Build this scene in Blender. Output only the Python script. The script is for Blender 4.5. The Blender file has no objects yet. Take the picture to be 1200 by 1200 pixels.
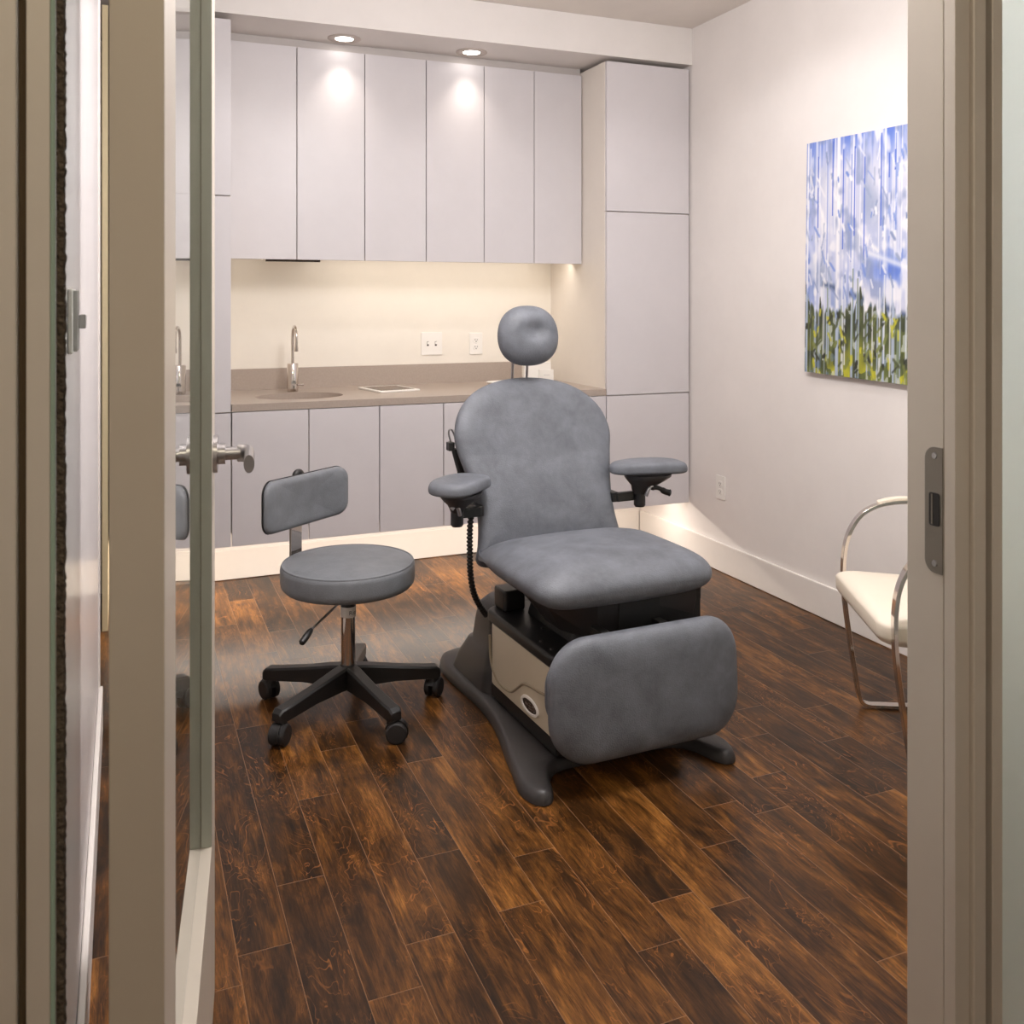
import bpy, bmesh, math, random
from mathutils import Vector, Matrix
random.seed(7)
S = bpy.context.scene
C = S.collection
PI = math.pi
# ------------------------------------------------------------------ camera, world, exposure, lights
YAW = math.radians(22.507)
cam = bpy.data.cameras.new('camera'); co = bpy.data.objects.new('camera', cam); C.objects.link(co)
co.location = (0, 0, 1.38); co.rotation_euler = (PI/2, 0, -YAW)
cam.sensor_width = 36; cam.lens = 36*1098.07/1200; cam.shift_y = -250/1200
cam.clip_start = .05
cam.dof.use_dof = True; cam.dof.focus_distance = 3.1; cam.dof.aperture_fstop = 13
S.camera = co
S.view_settings.view_transform = 'Standard'; S.view_settings.look = 'None'
S.view_settings.gamma = 1; S.view_settings.use_curve_mapping = False
S.view_settings.exposure = 0.18
w = bpy.data.worlds.new('world'); S.world = w; w.use_nodes = True
w.node_tree.nodes['Background'].inputs[0].default_value = (1, .95, .9, 1)
w.node_tree.nodes['Background'].inputs[1].default_value = .05

WARM = (1, .905, .80); SOFT = (1, .975, .985)
P_CEIL = 24; P_HALL = 15; P_UNDER = 2.4; P_KICK = 13.5; P_SPOT = 10; P_FILL = 72

def light(name, typ, loc, power, col, rot=(0, 0, 0), parent=None, **k):
    l = bpy.data.lights.new(name, typ); l.energy = power; l.color = col
    for a, v in k.items(): setattr(l, a, v)
    o = bpy.data.objects.new(name, l); C.objects.link(o); o.rotation_euler = rot
    o.location = loc
    if parent: o.parent = parent; o.location = Vector(loc)-parent.location
    return o
# recessed ceiling lights of the room (above the picture) and a soft light in the corridor
for (x, y, k) in ((.75, 1.75, .6), (1.9, 1.75, .9), (.75, 3.15, .8), (1.9, 3.15, .8)):
    light('ceiling_spot', 'SPOT', (x, y, 2.80), P_CEIL*k, SOFT, spot_size=math.radians(150), spot_blend=.35, shadow_soft_size=.09)
light('room_fill_light', 'POINT', (1.1, 2.1, 2.40), P_FILL, SOFT, shadow_soft_size=.22)  # added unseen fill lamp that brightens the soffit and walls
light('corridor_light', 'AREA', (.2, -.5, 2.78), P_HALL, (1, .88, .66), shape='RECTANGLE', size=.9, size_y=.6)

# ------------------------------------------------------------------ materials
def lin(c):
    return tuple(((v/255)/12.92 if v/255 <= .04045 else ((v/255+.055)/1.055)**2.4) for v in c)+(1,)
def mat(name, col, rough=.5, metal=0, bump=None, mottle=None, spec=None, coat=0):
    m = bpy.data.materials.new(name); m.use_nodes = True
    nt = m.node_tree; b = nt.nodes['Principled BSDF']
    c = lin(col)
    b.inputs['Base Color'].default_value = c
    b.inputs['Roughness'].default_value = rough; b.inputs['Metallic'].default_value = metal
    if spec is not None: b.inputs['Specular IOR Level'].default_value = spec
    if coat: b.inputs['Coat Weight'].default_value = coat; b.inputs['Coat Roughness'].default_value = .2
    tc = nt.nodes.new('ShaderNodeTexCoord')
    n = nt.nodes.new('ShaderNodeTexNoise'); nt.links.new(tc.outputs['Object'], n.inputs['Vector'])
    amt, sc = mottle[:2] if mottle else (.03, 3)
    n.inputs['Scale'].default_value = sc; n.inputs['Detail'].default_value = 6; n.inputs['Roughness'].default_value = .66
    if mottle and len(mottle) > 2: n.inputs['Distortion'].default_value = mottle[2]
    r = nt.nodes.new('ShaderNodeValToRGB'); nt.links.new(n.outputs['Fac'], r.inputs[0])
    r.color_ramp.elements[0].position = .3; r.color_ramp.elements[1].position = .7
    r.color_ramp.elements[0].color = tuple(min(1, v*(1-amt)) for v in c[:3])+(1,)
    r.color_ramp.elements[1].color = tuple(min(1, v*(1+amt)) for v in c[:3])+(1,)
    nt.links.new(r.outputs[0], b.inputs['Base Color'])
    if bump:
        n2 = nt.nodes.new('ShaderNodeTexNoise'); n2.inputs['Scale'].default_value = bump[1]; n2.inputs['Detail'].default_value = 3
        nt.links.new(tc.outputs['Object'], n2.inputs['Vector'])
        bp = nt.nodes.new('ShaderNodeBump'); bp.inputs['Strength'].default_value = bump[0]; bp.inputs['Distance'].default_value = .01
        nt.links.new(n2.outputs['Fac'], bp.inputs['Height']); nt.links.new(bp.outputs[0], b.inputs['Normal'])
    return m
M = {}
M['wall'] = mat('wall_paint', (232, 226, 222), .6, bump=(.02, 60))
M['glosswall'] = mat('satin_wall_paint', (226, 221, 220), .22, bump=(.01, 20))
M['ceil'] = mat('ceiling_paint', (232, 224, 216), .8)
M['trimw'] = mat('white_trim_paint', (236, 230, 224), .35)
M['cab'] = mat('lavender_white_laminate', (210, 205, 207), .38, spec=.4)
M['cabside'] = mat('cream_laminate', (230, 222, 212), .45)
M['gap'] = mat('dark_gap', (92, 80, 84), .8)
M['splash'] = mat('backsplash_paint', (236, 229, 218), .35)
M['counter'] = mat('taupe_solid_surface', (172, 158, 147), .3, mottle=(.06, 120))
M['vinyl'] = mat('blue_grey_mottled_vinyl', (104, 107, 114), .5, bump=(.16, 260), mottle=(.24, 12, .25), spec=.4)
M['vinyl2'] = mat('grey_stool_vinyl', (114, 117, 122), .48, bump=(.12, 260), mottle=(.14, 14, .3), spec=.4)
M['plastic'] = mat('charcoal_plastic', (56, 53, 53), .42, bump=(.1, 400))
M['black'] = mat('black_plastic', (30, 29, 29), .4, bump=(.05, 300))
M['caster'] = mat('black_rubber', (38, 36, 36), .5)
M['beige'] = mat('beige_enamel', (200, 188, 166), .35)
M['beige2'] = mat('beige_enamel_groove', (150, 137, 116), .5)
M['chrome'] = mat('polished_chrome', (214, 206, 200), .08, 1)
M['satin'] = mat('satin_chrome', (176, 174, 176), .3, 1)
M['frame'] = mat('champagne_anodised_metal', (210, 202, 192), .42, .25)
M['framed'] = mat('dark_frame_gasket', (104, 88, 68), .9, spec=.1)
M['stile'] = mat('door_metal', (200, 190, 176), .38, .25)
M['pile'] = mat('dark_pile_seal', (96, 84, 72), 1, mottle=(.5, 140), bump=(1, 200))
M['white'] = mat('white_plastic', (238, 234, 228), .35)
M['slot'] = mat('dark_slot', (70, 60, 55), .6)
M['cream'] = mat('cream_leather', (232, 220, 202), .45, bump=(.08, 200))
M['screen'] = mat('tablet_glass', (118, 108, 96), .1)
M['grey_and_shade'] = mat('grey_and_shaded_plastic', (196, 193, 192), .4)  # plain grey, also used as shaded white on the dimmer
M['strike'] = mat('strike_plate_metal', (140, 134, 126), .45, .6)
M['endp'] = mat('warm_lit_panel', (226, 208, 168), .5)  # warm light on the end panel is put into its colour
M['greenedge'] = mat('green_glass_edge', (150, 172, 158), .3)
M['ring'] = mat('downlight_ring', (196, 184, 176), .5)
M['filler'] = mat('filler_paint', (190, 182, 178), .5)
M['rebate_shade'] = mat('shaded_rebate', (178, 180, 168), .45)  # grey-green tone puts shade into the latch rebate's colour
M['shellp'] = mat('brown_black_shell', (46, 42, 42), .32)

def emis(name, col, st):
    m = bpy.data.materials.new(name); m.use_nodes = True; b = m.node_tree.nodes['Principled BSDF']
    b.inputs['Base Color'].default_value = (.8, .8, .8, 1)
    b.inputs['Emission Color'].default_value = col+(1,); b.inputs['Emission Strength'].default_value = st
    return m
M['lamp'] = emis('downlight_lens', (1, .95, .88), 9)
M['led'] = emis('led_lens', (1, .82, .6), 3)
def glassmat(name, col, rough, trans=1):
    m = bpy.data.materials.new(name); m.use_nodes = True; b = m.node_tree.nodes['Principled BSDF']
    b.inputs['Base Color'].default_value = col; b.inputs['Roughness'].default_value = rough
    b.inputs['Transmission Weight'].default_value = trans; b.inputs['IOR'].default_value = 1.5
    return m
M['glass'] = glassmat('clear_door_glass', (.90, .96, .93, 1), 0)
M['frost'] = glassmat('frosted_green_glass', (.92, 1, .97, 1), .55, .8)

def wood():
    m = bpy.data.materials.new('dark_walnut_stained_planks'); m.use_nodes = True
    nt = m.node_tree; N = nt.nodes; L = nt.links; b = N['Principled BSDF']
    uv = N.new('ShaderNodeUVMap'); uv.uv_map = 'plank'
    at = N.new('ShaderNodeAttribute'); at.attribute_name = 'tone'
    at2 = N.new('ShaderNodeAttribute'); at2.attribute_name = 'edge'
    sp = N.new('ShaderNodeSeparateColor'); L.new(at.outputs['Color'], sp.inputs[0])
    def math_(op, a, bb=None, clamp=False):
        n = N.new('ShaderNodeMath'); n.operation = op; n.use_clamp = clamp
        for i, v in enumerate((a, bb)):
            if v is None: continue
            if isinstance(v, (int, float)): n.inputs[i].default_value = v
            else: L.new(v, n.inputs[i])
        return n.outputs[0]
    # coordinates shifted per plank so no two planks share a figure
    off = N.new('ShaderNodeVectorMath'); off.operation = 'SCALE'; L.new(at.outputs['Color'], off.inputs[0]); off.inputs['Scale'].default_value = 37
    add = N.new('ShaderNodeVectorMath'); L.new(uv.outputs[0], add.inputs[0]); L.new(off.outputs[0], add.inputs[1])
    def noise(scale, sx, sy, det=4, rough=.55, dist=0):
        mp = N.new('ShaderNodeMapping'); mp.inputs['Scale'].default_value = (sx, sy, 1); L.new(add.outputs[0], mp.inputs[0])
        n = N.new('ShaderNodeTexNoise'); n.inputs['Scale'].default_value = scale; n.inputs['Detail'].default_value = det
        n.inputs['Roughness'].default_value = rough; n.inputs['Distortion'].default_value = dist; L.new(mp.outputs[0], n.inputs['Vector'])
        return n.outputs['Fac']
    def ramp(x, pts):
        r = N.new('ShaderNodeValToRGB'); L.new(x, r.inputs[0]); e = r.color_ramp.elements
        e[0].position, e[0].color = pts[0][0], pts[0][1]; e[1].position, e[1].color = pts[-1][0], pts[-1][1]
        for p, c in pts[1:-1]:
            q = e.new(p); q.color = c
        return r.outputs[0]
    def mix(fac, a, bb, mode='MIX'):
        n = N.new('ShaderNodeMix'); n.data_type = 'RGBA'; n.blend_type = mode
        if isinstance(fac, (int, float)): n.inputs[0].default_value = fac
        else: L.new(fac, n.inputs[0])
        for s, v in ((6, a), (7, bb)):
            if isinstance(v, tuple): n.inputs[s].default_value = v
            else: L.new(v, n.inputs[s])
        return n.outputs[2]
    cloud = math_('ADD', math_('MULTIPLY', noise(8, 1.8, .5, 5, .65, .8), .6), math_('MULTIPLY', noise(24, 2.4, .22, 5, .7, .4), .4))
    cloud2 = math_('ADD', math_('SUBTRACT', math_('MULTIPLY', cloud, 2.0), .48), math_('MULTIPLY', math_('SUBTRACT', sp.outputs[0], .5), .30))
    base = ramp(cloud2, [(.25, lin((36, 22, 10))), (.45, lin((62, 38, 16))), (.62, lin((94, 59, 25))), (.85, lin((136, 90, 41)))])
    grain = noise(95, 3, .16, 6, .75, .5)
    base = mix(.92, base, ramp(grain, [(.34, (.38, .34, .30, 1)), (.52, (1, 1, 1, 1)), (.68, (1.6, 1.5, 1.35, 1))]), 'MULTIPLY')
    # figure: contour lines of a stretched field, thinned out by a mask
    fld = noise(5, 2.2, .8, 3, .5, 1.2)
    con = math_('ABSOLUTE', math_('SUBTRACT', math_('FRACT', math_('MULTIPLY', fld, 11)), .5))
    line = ramp(con, [(0, (1, 1, 1, 1)), (.07, (0, 0, 0, 1))])
    mask = ramp(noise(4, 2, 1, 3, .6), [(.46, (0, 0, 0, 1)), (.64, (1, 1, 1, 1))])
    ln = math_('MULTIPLY', math_('MULTIPLY', line, mask), .6)
    base = mix(ln, base, lin((176, 112, 58)))
    fleck = ramp(noise(26, 1.7, .2, 5, .75, .6), [(.66, (0, 0, 0, 1)), (.70, (1, 1, 1, 1))])
    fm = ramp(noise(5, 1.5, 1, 2), [(.52, (0, 0, 0, 1)), (.62, (1, 1, 1, 1))])
    base = mix(math_('MULTIPLY', math_('MULTIPLY', fleck, fm), .75), base, lin((196, 124, 60)))
    # seams, with the bevel highlight painted in as a lighter line
    L_ = N.new('ShaderNodeSeparateColor'); L.new(at2.outputs['Color'], L_.inputs[0])
    uvs = N.new('ShaderNodeSeparateXYZ'); L.new(uv.outputs[0], uvs.inputs[0])
    dx = math_('MINIMUM', uvs.outputs[0], math_('SUBTRACT', .1115, uvs.outputs[0]))
    ln_ = math_('MULTIPLY', L_.outputs[0], 4.0)
    dy = math_('MINIMUM', uvs.outputs[1], math_('SUBTRACT', ln_, uvs.outputs[1]))
    d = math_('MINIMUM', dx, dy)
    seam_glint = math_('LESS_THAN', d, .0008)
    base = mix(math_('MULTIPLY', seam_glint, .6), base, lin((150, 112, 82)))
    L.new(base, b.inputs['Base Color'])
    rr = math_('ADD', math_('MULTIPLY', grain, .12), .25)
    L.new(rr, b.inputs['Roughness'])
    b.inputs['Specular IOR Level'].default_value = .24
    bev = math_('MINIMUM', math_('MULTIPLY', d, 350), 1.0)
    hgt = math_('ADD', bev, math_('MULTIPLY', noise(9, 1.5, .5, 4, .6, .5), .5))
    bp = N.new('ShaderNodeBump'); bp.inputs['Strength'].default_value = .22; bp.inputs['Distance'].default_value = .002
    L.new(hgt, bp.inputs['Height']); L.new(bp.outputs[0], b.inputs['Normal'])
    return m
M['wood'] = wood()
def vcol(name):
    m = bpy.data.materials.new(name); m.use_nodes = True; nt = m.node_tree; b = nt.nodes['Principled BSDF']
    a = nt.nodes.new('ShaderNodeVertexColor'); a.layer_name = 'paint'; nt.links.new(a.outputs[0], b.inputs['Base Color'])
    n = nt.nodes.new('ShaderNodeTexNoise'); n.inputs['Scale'].default_value = 60
    bp = nt.nodes.new('ShaderNodeBump'); bp.inputs['Strength'].default_value = .3; bp.inputs['Distance'].default_value = .003
    nt.links.new(n.outputs[0], bp.inputs['Height']); nt.links.new(bp.outputs[0], b.inputs['Normal'])
    b.inputs['Roughness'].default_value = .45
    return m
M['paint'] = vcol('acrylic_paint')

# ------------------------------------------------------------------ helpers
def tag(o, label=None, cat=None, group=None, kind=None):
    for k, v in (('label', label), ('category', cat), ('group', group), ('kind', kind)):
        if v: o[k] = v
    return o
def empty(name, loc, rz=0, **k):
    o = bpy.data.objects.new(name, None); C.objects.link(o); o.location = loc; o.rotation_euler = (0, 0, rz)
    o.empty_display_size = .05
    bpy.context.view_layer.update()
    return tag(o, **k)
def root_of(p):
    while p.parent: p = p.parent
    return p
def obj(name, bm, m, parent=None, bevel=0, seg=2, ang=35, world=True, label=None):
    """One mesh object. With world=True the vertices are given in room coordinates."""
    me = bpy.data.meshes.new(name)
    bmesh.ops.recalc_face_normals(bm, faces=bm.faces)
    o = bpy.data.objects.new(name, me)
    if parent:
        o.parent = parent
        if world:
            r = root_of(parent); mw = Matrix.Translation(r.location) @ Matrix.Rotation(r.rotation_euler.z, 4, 'Z')
            bm.transform(mw.inverted())
    elif world and bm.verts:
        lo = Vector([min(v.co[i] for v in bm.verts) for i in range(3)]); hi = Vector([max(v.co[i] for v in bm.verts) for i in range(3)])
        c = Vector(((lo.x+hi.x)/2, (lo.y+hi.y)/2, lo.z)); bm.transform(Matrix.Translation(-c)); o.location = c
    bm.to_mesh(me); bm.free()
    me.materials.append(M[m] if isinstance(m, str) else m)
    for p in me.polygons: p.use_smooth = True
    me.set_sharp_from_angle(angle=math.radians(ang))
    C.objects.link(o)
    if bevel:
        b = o.modifiers.new('bevel', 'BEVEL'); b.width = bevel; b.segments = seg; b.limit_method = 'ANGLE'; b.angle_limit = math.radians(40)
        b.harden_normals = True
    if label: o['label'] = label
    return o
def NB(): return bmesh.new()
def box(bm, x0, x1, y0, y1, z0, z1, mt=None):
    vs = [Vector((x, y, z)) for x in (x0, x1) for y in (y0, y1) for z in (z0, z1)]
    if mt: vs = [mt @ v for v in vs]
    v = [bm.verts.new(p) for p in vs]
    for f in ((0, 1, 3, 2), (4, 6, 7, 5), (0, 4, 5, 1), (2, 3, 7, 6), (0, 2, 6, 4), (1, 5, 7, 3)):
        bm.faces.new([v[i] for i in f])
    return bm
def bx(*a, **k): return box(NB(), *a, **k)
def perp(d):
    d = d.normalized(); a = Vector((0, 0, 1)) if abs(d.z) < .9 else Vector((1, 0, 0))
    u = d.cross(a).normalized(); return u, d.cross(u).normalized()
def loft(bm, rings, cap=True, close=True):
    R = [[bm.verts.new(p) for p in r] for r in rings]
    n = len(R[0])
    for i in range(len(R)-1):
        for j in range(n if close else n-1):
            bm.faces.new((R[i][j], R[i][(j+1) % n], R[i+1][(j+1) % n], R[i+1][j]))
    if cap: bm.faces.new(R[0][::-1]); bm.faces.new(R[-1])
    return bm
def tube(bm, pts, r, n=12, sx=1, sy=1, up=None):
    """sweep a round (or flattened) section along points; r may be a list"""
    pts = [Vector(p) for p in pts]; rings = []
    u = None
    for i, p in enumerate(pts):
        d = (pts[min(i+1, len(pts)-1)]-pts[max(i-1, 0)]).normalized()
        if up is not None:
            u = Vector(up).cross(d).normalized(); v = d.cross(u).normalized()
        elif u is None: u, v = perp(d)
        else:
            u = (u-d*u.dot(d)).normalized(); v = d.cross(u).normalized()
        rr = r[i] if isinstance(r, (list, tuple)) else r
        rings.append([p+u*(math.cos(2*PI*j/n)*rr*sx)+v*(math.sin(2*PI*j/n)*rr*sy) for j in range(n)])
    return loft(bm, rings)
def cyl(bm, p0, p1, r0, r1=None, n=24): return tube(bm, [p0, p1], [r0, r0 if r1 is None else r1], n)
def bar(bm, pts, wid, th, side):
    """flat bar: 'side' is the direction of its width"""
    pts = [Vector(p) for p in pts]; side = Vector(side).normalized(); rings = []
    for i, p in enumerate(pts):
        d = (pts[min(i+1, len(pts)-1)]-pts[max(i-1, 0)]).normalized(); v = d.cross(side).normalized()
        rings.append([p+side*a*wid/2+v*b*th/2 for a, b in ((-1, -1), (1, -1), (1, 1), (-1, 1))])
    return loft(bm, rings)
def lathe(bm, prof, cen=(0, 0, 0), n=40, sx=1, sy=1):
    cen = Vector(cen)
    rings = [[cen+Vector((r*sx*math.cos(2*PI*j/n), r*sy*math.sin(2*PI*j/n), z)) for j in range(n)] for r, z in prof]
    return loft(bm, rings)
def prism(bm, poly, z0, z1, mt=None):
    rings = []
    for z in (z0, z1):
        r = [Vector((x, y, z)) for x, y in poly]
        rings.append([mt @ p for p in r] if mt else r)
    return loft(bm, rings)
def rrect(hw, hh, r, seg=8, cx=0, cy=0):
    out = []
    for (sx, sy, a0) in ((1, 1, 0), (-1, 1, 90), (-1, -1, 180), (1, -1, 270)):
        for k in range(seg+1):
            a = math.radians(a0+90*k/seg)
            out.append((cx+sx*(hw-r)+r*math.cos(a), cy+sy*(hh-r)+r*math.sin(a)))
    return out
def catmull(P, n=8, closed=False):
    out = []; m = len(P); P = [Vector(p) for p in P]
    for i in range(m if closed else m-1):
        if closed: a, b, c, d = P[(i-1) % m], P[i], P[(i+1) % m], P[(i+2) % m]
        else: a, b, c, d = P[max(i-1, 0)], P[i], P[i+1], P[min(i+2, m-1)]
        for k in range(n):
            t = k/n
            out.append(.5*((2*b)+(c-a)*t+(2*a-5*b+4*c-d)*t*t+(-a+3*b-3*c+d)*t*t*t))
    if not closed: out.append(P[-1].copy())
    return out
def cushion(bm, outline, tf, tb, n=5, rings=12, fn=None, zmod=None, m=2.0):
    """A stuffed pad: outline in (u,v), thickness tf towards +w and tb towards -w, rounded edge. fn maps (u,v,w) to a point."""
    cu = sum(p[0] for p in outline)/len(outline); cv = sum(p[1] for p in outline)/len(outline)
    N = len(outline); fn = fn or (lambda u, v, w_: Vector((u, v, w_)))
    def ring(s, w_):
        out = []
        for p in outline:
            u = cu+(p[0]-cu)*s; v = cv+(p[1]-cv)*s; ww = w_
            if zmod and w_ > 0: ww += zmod(u, v, s)
            out.append(bm.verts.new(fn(u, v, ww)))
        return out
    R = []
    for i in range(1, rings+1):
        a = PI/2*i/rings; R.append(ring(math.sin(a)**(2/n), tf*math.cos(a)**(2/m)))
    for i in range(rings-1, 0, -1):
        a = PI/2*i/rings; R.append(ring(math.sin(a)**(2/n), -tb*math.cos(a)**(2/m)))
    for i in range(len(R)-1):
        for j in range(N): bm.faces.new((R[i][j], R[i][(j+1) % N], R[i+1][(j+1) % N], R[i+1][j]))
    w0 = tf+(zmod(cu, cv, 0) if zmod else 0)
    c0 = bm.verts.new(fn(cu, cv, w0)); c1 = bm.verts.new(fn(cu, cv, -tb))
    for j in range(N):
        bm.faces.new((c0, R[0][(j+1) % N], R[0][j])); bm.faces.new((c1, R[-1][j], R[-1][(j+1) % N]))
    return bm
def struct(name, bm, m, bevel=0, parent=None, **k):
    o = obj(name, bm, m, parent, bevel, **k)
    if not parent: o['kind'] = 'structure'
    return o

# ------------------------------------------------------------------ room shell
XR, XL = 2.80, -.075
YB, YF = 4.94, .985
HC = 2.82
# floor of real planks (one mesh): columns of boards with staggered joints
JO = {2: [2.037], 3: [2.245, 3.113], 4: [2.606, 1.808], 5: [2.862, 1.935, 3.627, 3.967], 6: [2.222], 7: [2.691, 1.96], 8: [2.137, 3.783],
      9: [1.727], 11: [1.788], 12: [1.991], 13: [2.145], 14: [2.068], 15: [2.229], 17: [2.024], 18: [2.326], 1: [1.95], 10: [1.2]}
TONES = {(2, 1): .12, (3, 1): .55, (3, 2): .5, (4, 1): .25, (12, 0): .8, (9, 0): .5, (9, 1): .75}
def build_floor():
    bm = NB(); uvl = bm.loops.layers.uv.new('plank')
    tone = bm.loops.layers.float_color.new('tone'); edge = bm.loops.layers.float_color.new('edge')
    x0, x1, ya, yb = -1.3, XR+.02, -1.6, 5.0
    k0 = math.floor((x0+.0025)/.1115); k1 = math.ceil((x1+.0025)/.1115)
    rnd = random.Random(11)
    for k in range(k0, k1):
        xa = k*.1115-.0025; xb = xa+.1115
        js = sorted(JO.get(k, []))
        if not js: js = [rnd.uniform(1.4, 3.2)]
        y = js[-1]
        while y < yb: y += rnd.uniform(.55, 1.15); js.append(min(y, yb))
        y = js[0]
        while y > ya: y -= rnd.uniform(.55, 1.15); js.insert(0, max(y, ya))
        for a, b in zip(js[:-1], js[1:]):
            if b-a < .02: continue
            t = rnd.uniform(.12, .9)
            col = (t, rnd.random(), rnd.random(), 1)
            v = [bm.verts.new((x, y_, 0)) for x, y_ in ((xa, a), (xb, a), (xb, b), (xa, b))]
            f = bm.faces.new(v)
            for lp, uvv in zip(f.loops, ((0, 0), (.1115, 0), (.1115, b-a), (0, b-a))):
                lp[uvl].uv = uvv; lp[tone] = col; lp[edge] = ((b-a)/4, 0, 0, 1)
    me = bpy.data.meshes.new('floor'); bm.to_mesh(me); bm.free(); me.materials.append(M['wood'])
    o = bpy.data.objects.new('floor', me); C.objects.link(o); o['kind'] = 'structure'
    return o
build_floor()
struct('wall_right', bx(XR, XR+.1, -1.6, YB+.1, 0, HC+.1), 'wall')
struct('wall_back', bx(-1.3, XR, YB, YB+.1, 0, HC+.1), 'splash')
struct('wall_left', bx(XL-.12, XL, 1.045, 3.25, 0, HC), 'glosswall')
struct('wall_alcove', bx(-1.4, -1.3, -1.6, YB+.1, 0, HC+.1), 'wall')
struct('ceiling', bx(-1.3, XR, -1.6, YB, HC, HC+.1), 'ceil')
struct('wall_corridor', bx(-1.3, XR, -1.7, -1.6, 0, HC), 'wall')
struct('trim_soffit', bx(-1.3, XR-.001, 4.245, YB-.001, 2.625, HC-.001), 'wall')
struct('trim_plinth', bx(-1.25, XR-.001, 4.79, YB-.001, .0, .345), 'wall')
def baseb(name, x0, x1, y0, y1, axis, sgn):
    """moulded baseboard: body and a slimmer top"""
    return struct(name, bx(x0, x1, y0, y1, .001, .146), 'trimw', .004)
baseb('baseboard_right', XR-.015, XR-.0005, 1.02, 4.775, 'x', -1)
baseb('baseboard_back', -1.2, XR-.016, 4.776, 4.7895, 'y', 1)
baseb('baseboard_left', XL+.0005, XL+.014, 1.05, 3.262, 'x', 1)
struct('trim_casing', bx(XL-.125, XL+.006, 3.2505, 3.262, 0, HC-.002), 'trimw')
struct('trim_end_panel', bx(-.083, -.0605, 4.235, YB-.002, .001, 2.598), 'endp')

# doorway: header, jambs, side lights
struct('trim_header', bx(-.25, 1.25, .965, 1.076, 2.47, HC-.001), 'frame')
def jambs():
    struct('trim_jamb_left', bx(-.30, -.0896, .955, 1.04, 0, 2.469), 'frame', .002)
    struct('trim_gasket_left', bx(-.0894, -.0822, .975, 1.03, 0, 2.468), 'framed')
    struct('trim_stop_left', bx(-.082, -.0622, .955, .964, 0, 2.469), 'frame', .001)
    struct('trim_glass_edge_left', bx(-.062, -.0582, .955, .9645, 0, 2.469), 'greenedge')
    bm = NB(); rnd = random.Random(3); rings = []
    N = 700
    for i in range(N+1):
        z = 2.46*i/N; r = rnd.uniform(-.0006, .0006)
        rings.append([Vector((-.058, .966, z)), Vector((-.0515+r, .9645, z)), Vector((-.0500+r+rnd.uniform(-.0005, .0005), .974, z)), Vector((-.0512+r, .984, z)), Vector((-.058, .984, z))])
    loft(bm, rings); s = obj('trim_pile_seal', bm, 'pile'); s['kind'] = 'structure'
    bm = bx(1.09, 1.1705, 1.0085, 1.076, 0, 2.469)
    j = struct('trim_jamb_right', bm, 'frame', .0012)
    struct('trim_stop_right', bx(1.0895, 1.1172, .987, 1.007, 0, 2.469), 'frame', .0012)
    struct('trim_bead_right', bx(1.1175, 1.1424, .980, 1.0065, 0, 2.469), 'frame', .003)
    struct('trim_gasket_right', bx(1.1426, 1.1538, .993, 1.0065, 0, 2.469), 'framed')
    struct('trim_stile_right', bx(1.154, 1.1745, .980, 1.0065, 0, 2.469), 'frame', .002)
    # strike plate let into the right jamb
    mt = Matrix(((0, 0, 1, 0), (1, 0, 0, 0), (0, 1, 0, 0), (0, 0, 0, 1)))      # (u,v,w) -> (w,u,v)
    out = []
    for u, v in rrect(.0175, .0915, .016, 6, 1.0245, 1.073):
        if u < 1.02: u = max(u, 1.0085); v = v
        out.append((u, v))
    out2 = []
    y0, y1, z0, z1, r = 1.0087, 1.0405, .9815, 1.1645, .018
    out2 = [(y0, z0)]+[(y1-r+r*math.sin(math.radians(a)), z0+r-r*math.cos(math.radians(a))) for a in range(0, 91, 10)] + \
           [(y1-r+r*math.cos(math.radians(a)), z1-r+r*math.sin(math.radians(a))) for a in range(0, 91, 10)]+[(y0, z1)]
    bm = NB(); prism(bm, out2, 1.0882, 1.0898, mt)
    sp = obj('strike_plate', bm, 'strike', j)
    bm = NB(); prism(bm, rrect(.0095, .024, .004, 4, 1.0225, 1.074), 1.0872, 1.0884, mt)
    obj('latch_hole', bm, 'black', sp)
    obj('latch_tongue', bx(1.0862, 1.0873, 1.025, 1.0275, 1.052, 1.096), 'strike', sp)
    for z in (.9955, 1.152):
        bm = NB(); cyl(bm, (1.0868, 1.0225, z), (1.0884, 1.0225, z), .0042, .0048)
        s = obj('screw', bm, 'satin', sp)
        bm = NB(); cyl(bm, (1.0864, 1.0225, z), (1.0869, 1.0225, z), .0014, .0014, 6); obj('screw_socket', bm, 'black', s) if False else bm.free()
jambs()
struct('window_1', bx(1.1747, XR-.001, .990, 1.0, .1, HC-.002), 'frost')
struct('trim_sill_right', bx(1.1747, XR-.001, .97, 1.03, 0, .1), 'frame')
struct('window_2', bx(-1.3, -.301, .990, 1.0, .0, HC-.002), 'frost')

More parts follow.
